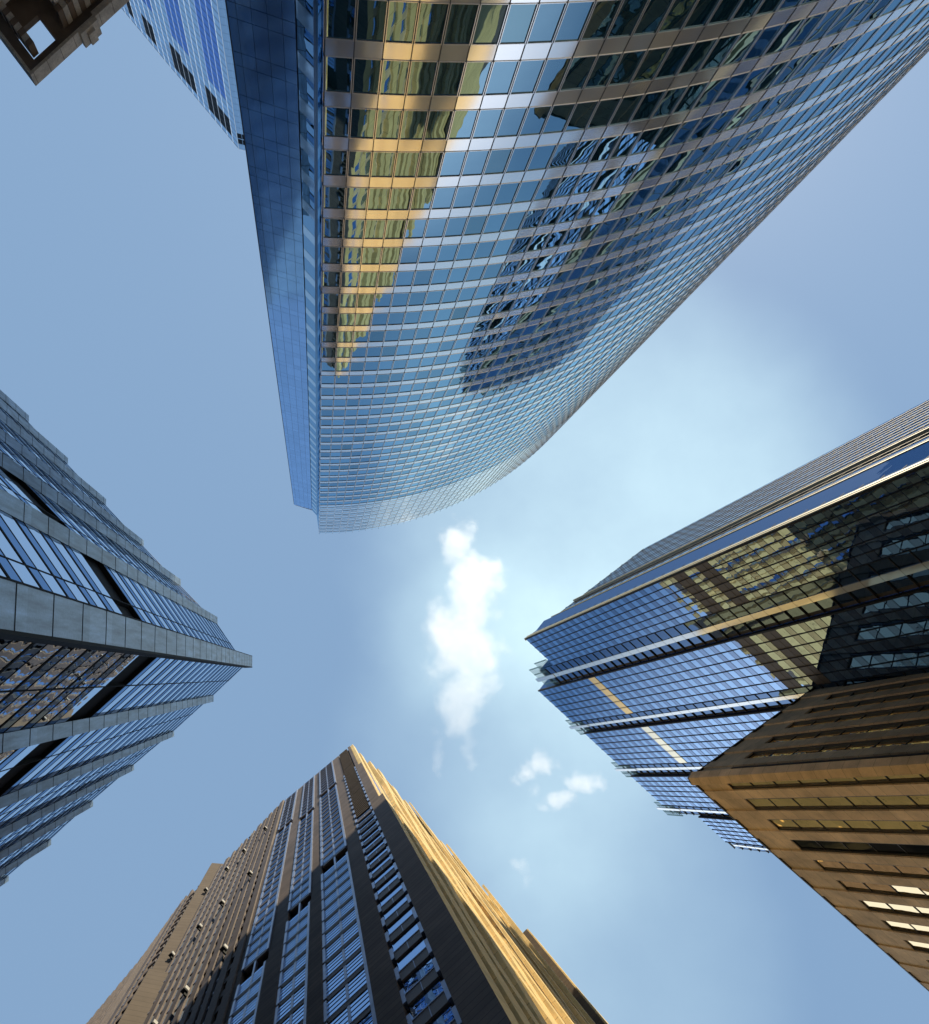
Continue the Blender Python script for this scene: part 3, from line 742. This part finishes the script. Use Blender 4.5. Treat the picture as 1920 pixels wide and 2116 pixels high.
# ================================================================ clouds: real volumes high above the roofs
def cloud(label, blobs, alt, dens, nscale, thick=.55, group=None, amp=1.3, thr=.05):
    """blobs: (px, py, half width px, half height px, weight) of puffs seen from the street"""
    sc = alt/FPX; P = []
    for (px, py, rx, ry, w) in blobs:
        v = M0 @ Vector((px-960, -(py-1058), -FPX)); P.append((v.x*alt/v.z, v.y*alt/v.z, alt, rx*sc, ry*sc, thick*min(rx, ry*1.3)*sc, w))
    cx = sum(p[0] for p in P)/len(P); cy = sum(p[1] for p in P)/len(P)
    v = []; fcs = []; import bmesh
    bm = bmesh.new()
    for p in P:
        ret = bmesh.ops.create_icosphere(bm, subdivisions=2, radius=1)
        for q in ret['verts']: q.co = Vector((p[0]-cx + q.co.x*p[3]*1.35, p[1]-cy + q.co.y*p[4]*1.35, q.co.z*p[5]*1.35))
    pts = [q.co.copy() for q in bm.verts]; bm.free()
    bm = bmesh.new()
    for q in pts: bm.verts.new(q)
    ch = bmesh.ops.convex_hull(bm, input=bm.verts)
    bmesh.ops.delete(bm, geom=[g_ for g_ in set(ch['geom_interior']) | set(ch['geom_unused']) if isinstance(g_, bmesh.types.BMVert)], context='VERTS')
    me = bpy.data.meshes.new('cloud'); bm.to_mesh(me); bm.free()
    o = bpy.data.objects.new('cloud', me); S.collection.objects.link(o); o.location = (cx, cy, alt+1.6)
    o['label'] = label; o['category'] = 'cloud'
    if group: o['group'] = group
    m, t, out = newmat('cloud_vapour'); c = coords(t); mx = None
    n1 = noise(t, c, nscale, 9, .70)
    wv = N('ShaderNodeTexNoise', t); wv.inputs['Scale'].default_value = nscale*.7; link(t, c, wv.inputs['Vector'])
    off = N('ShaderNodeVectorMath', t, operation='SUBTRACT'); link(t, wv.outputs['Color'], off.inputs[0]); off.inputs[1].default_value = (.5, .5, .5)
    of2 = N('ShaderNodeVectorMath', t, operation='SCALE'); link(t, off.outputs[0], of2.inputs[0]); of2.inputs['Scale'].default_value = 40*sc
    cc = N('ShaderNodeVectorMath', t, operation='ADD'); link(t, c, cc.inputs[0]); link(t, of2.outputs[0], cc.inputs[1])
    for p in P:
        a = N('ShaderNodeVectorMath', t, operation='SUBTRACT'); link(t, cc.outputs[0], a.inputs[0]); a.inputs[1].default_value = (p[0]-cx, p[1]-cy, 0)
        b = N('ShaderNodeVectorMath', t, operation='DIVIDE'); link(t, a.outputs[0], b.inputs[0]); b.inputs[1].default_value = (p[3], p[4], p[5])
        l = N('ShaderNodeVectorMath', t, operation='LENGTH'); link(t, b.outputs[0], l.inputs[0])
        gq = ramp(t, l.outputs['Value'], 0, 1.25, p[6], -.6)
        if mx is None: mx = gq
        else:
            k = N('ShaderNodeMath', t, operation='SMOOTH_MAX'); k.inputs[2].default_value = .25; link(t, mx, k.inputs[0]); link(t, gq, k.inputs[1]); mx = k.outputs[0]
    nn = ramp(t, n1, .3, .7, -amp/2, amp/2)
    ad = N('ShaderNodeMath', t, operation='ADD'); link(t, mx, ad.inputs[0]); link(t, nn, ad.inputs[1])
    d = N('ShaderNodeMapRange', t, interpolation_type='SMOOTHSTEP'); link(t, ad.outputs[0], d.inputs[0])
    for i, x in zip(('From Min', 'From Max', 'To Min', 'To Max'), (thr, thr+.75, 0, dens)): d.inputs[i].default_value = x
    pv = N('ShaderNodeVolumePrincipled', t); pv.inputs['Color'].default_value = (1, 1, 1, 1); pv.inputs['Anisotropy'].default_value = .55
    link(t, d.outputs[0], pv.inputs['Density']); link(t, pv.outputs[0], out.inputs['Volume'])
    me.materials.append(m); return o
cloud('largest cloud, a tall ragged white column in the middle of the sky', [(940, 1135, 60, 85, 1.2), (972, 1215, 85, 115, 1.5), (945, 1310, 92, 120, 1.6), (978, 1370, 76, 120, 1.5), (950, 1450, 66, 100, 1.35), (903, 1560, 24, 120, .85), (970, 1530, 32, 80, .85)], 1200, .017, .020, amp=1.45)
cloud('small ragged cloud left of the blue glass tower, uppermost of the little ones', [(1120, 1575, 44, 38, 1.0), (1085, 1600, 42, 30, 1.0), (1105, 1635, 22, 30, .7)], 1200, .030, .035)
cloud('small slanting white cloud just below another, beside the foot of the blue tower roofline', [(1205, 1618, 60, 34, 1.05), (1160, 1650, 52, 30, 1.1), (1122, 1672, 32, 16, .8), (1258, 1616, 34, 16, .5)], 1200, .030, .035)
cloud('faint little wisp of cloud above the right flank of the brown tower', [(1068, 1788, 42, 24, .8), (1088, 1812, 24, 38, .8)], 1200, .020, .035)
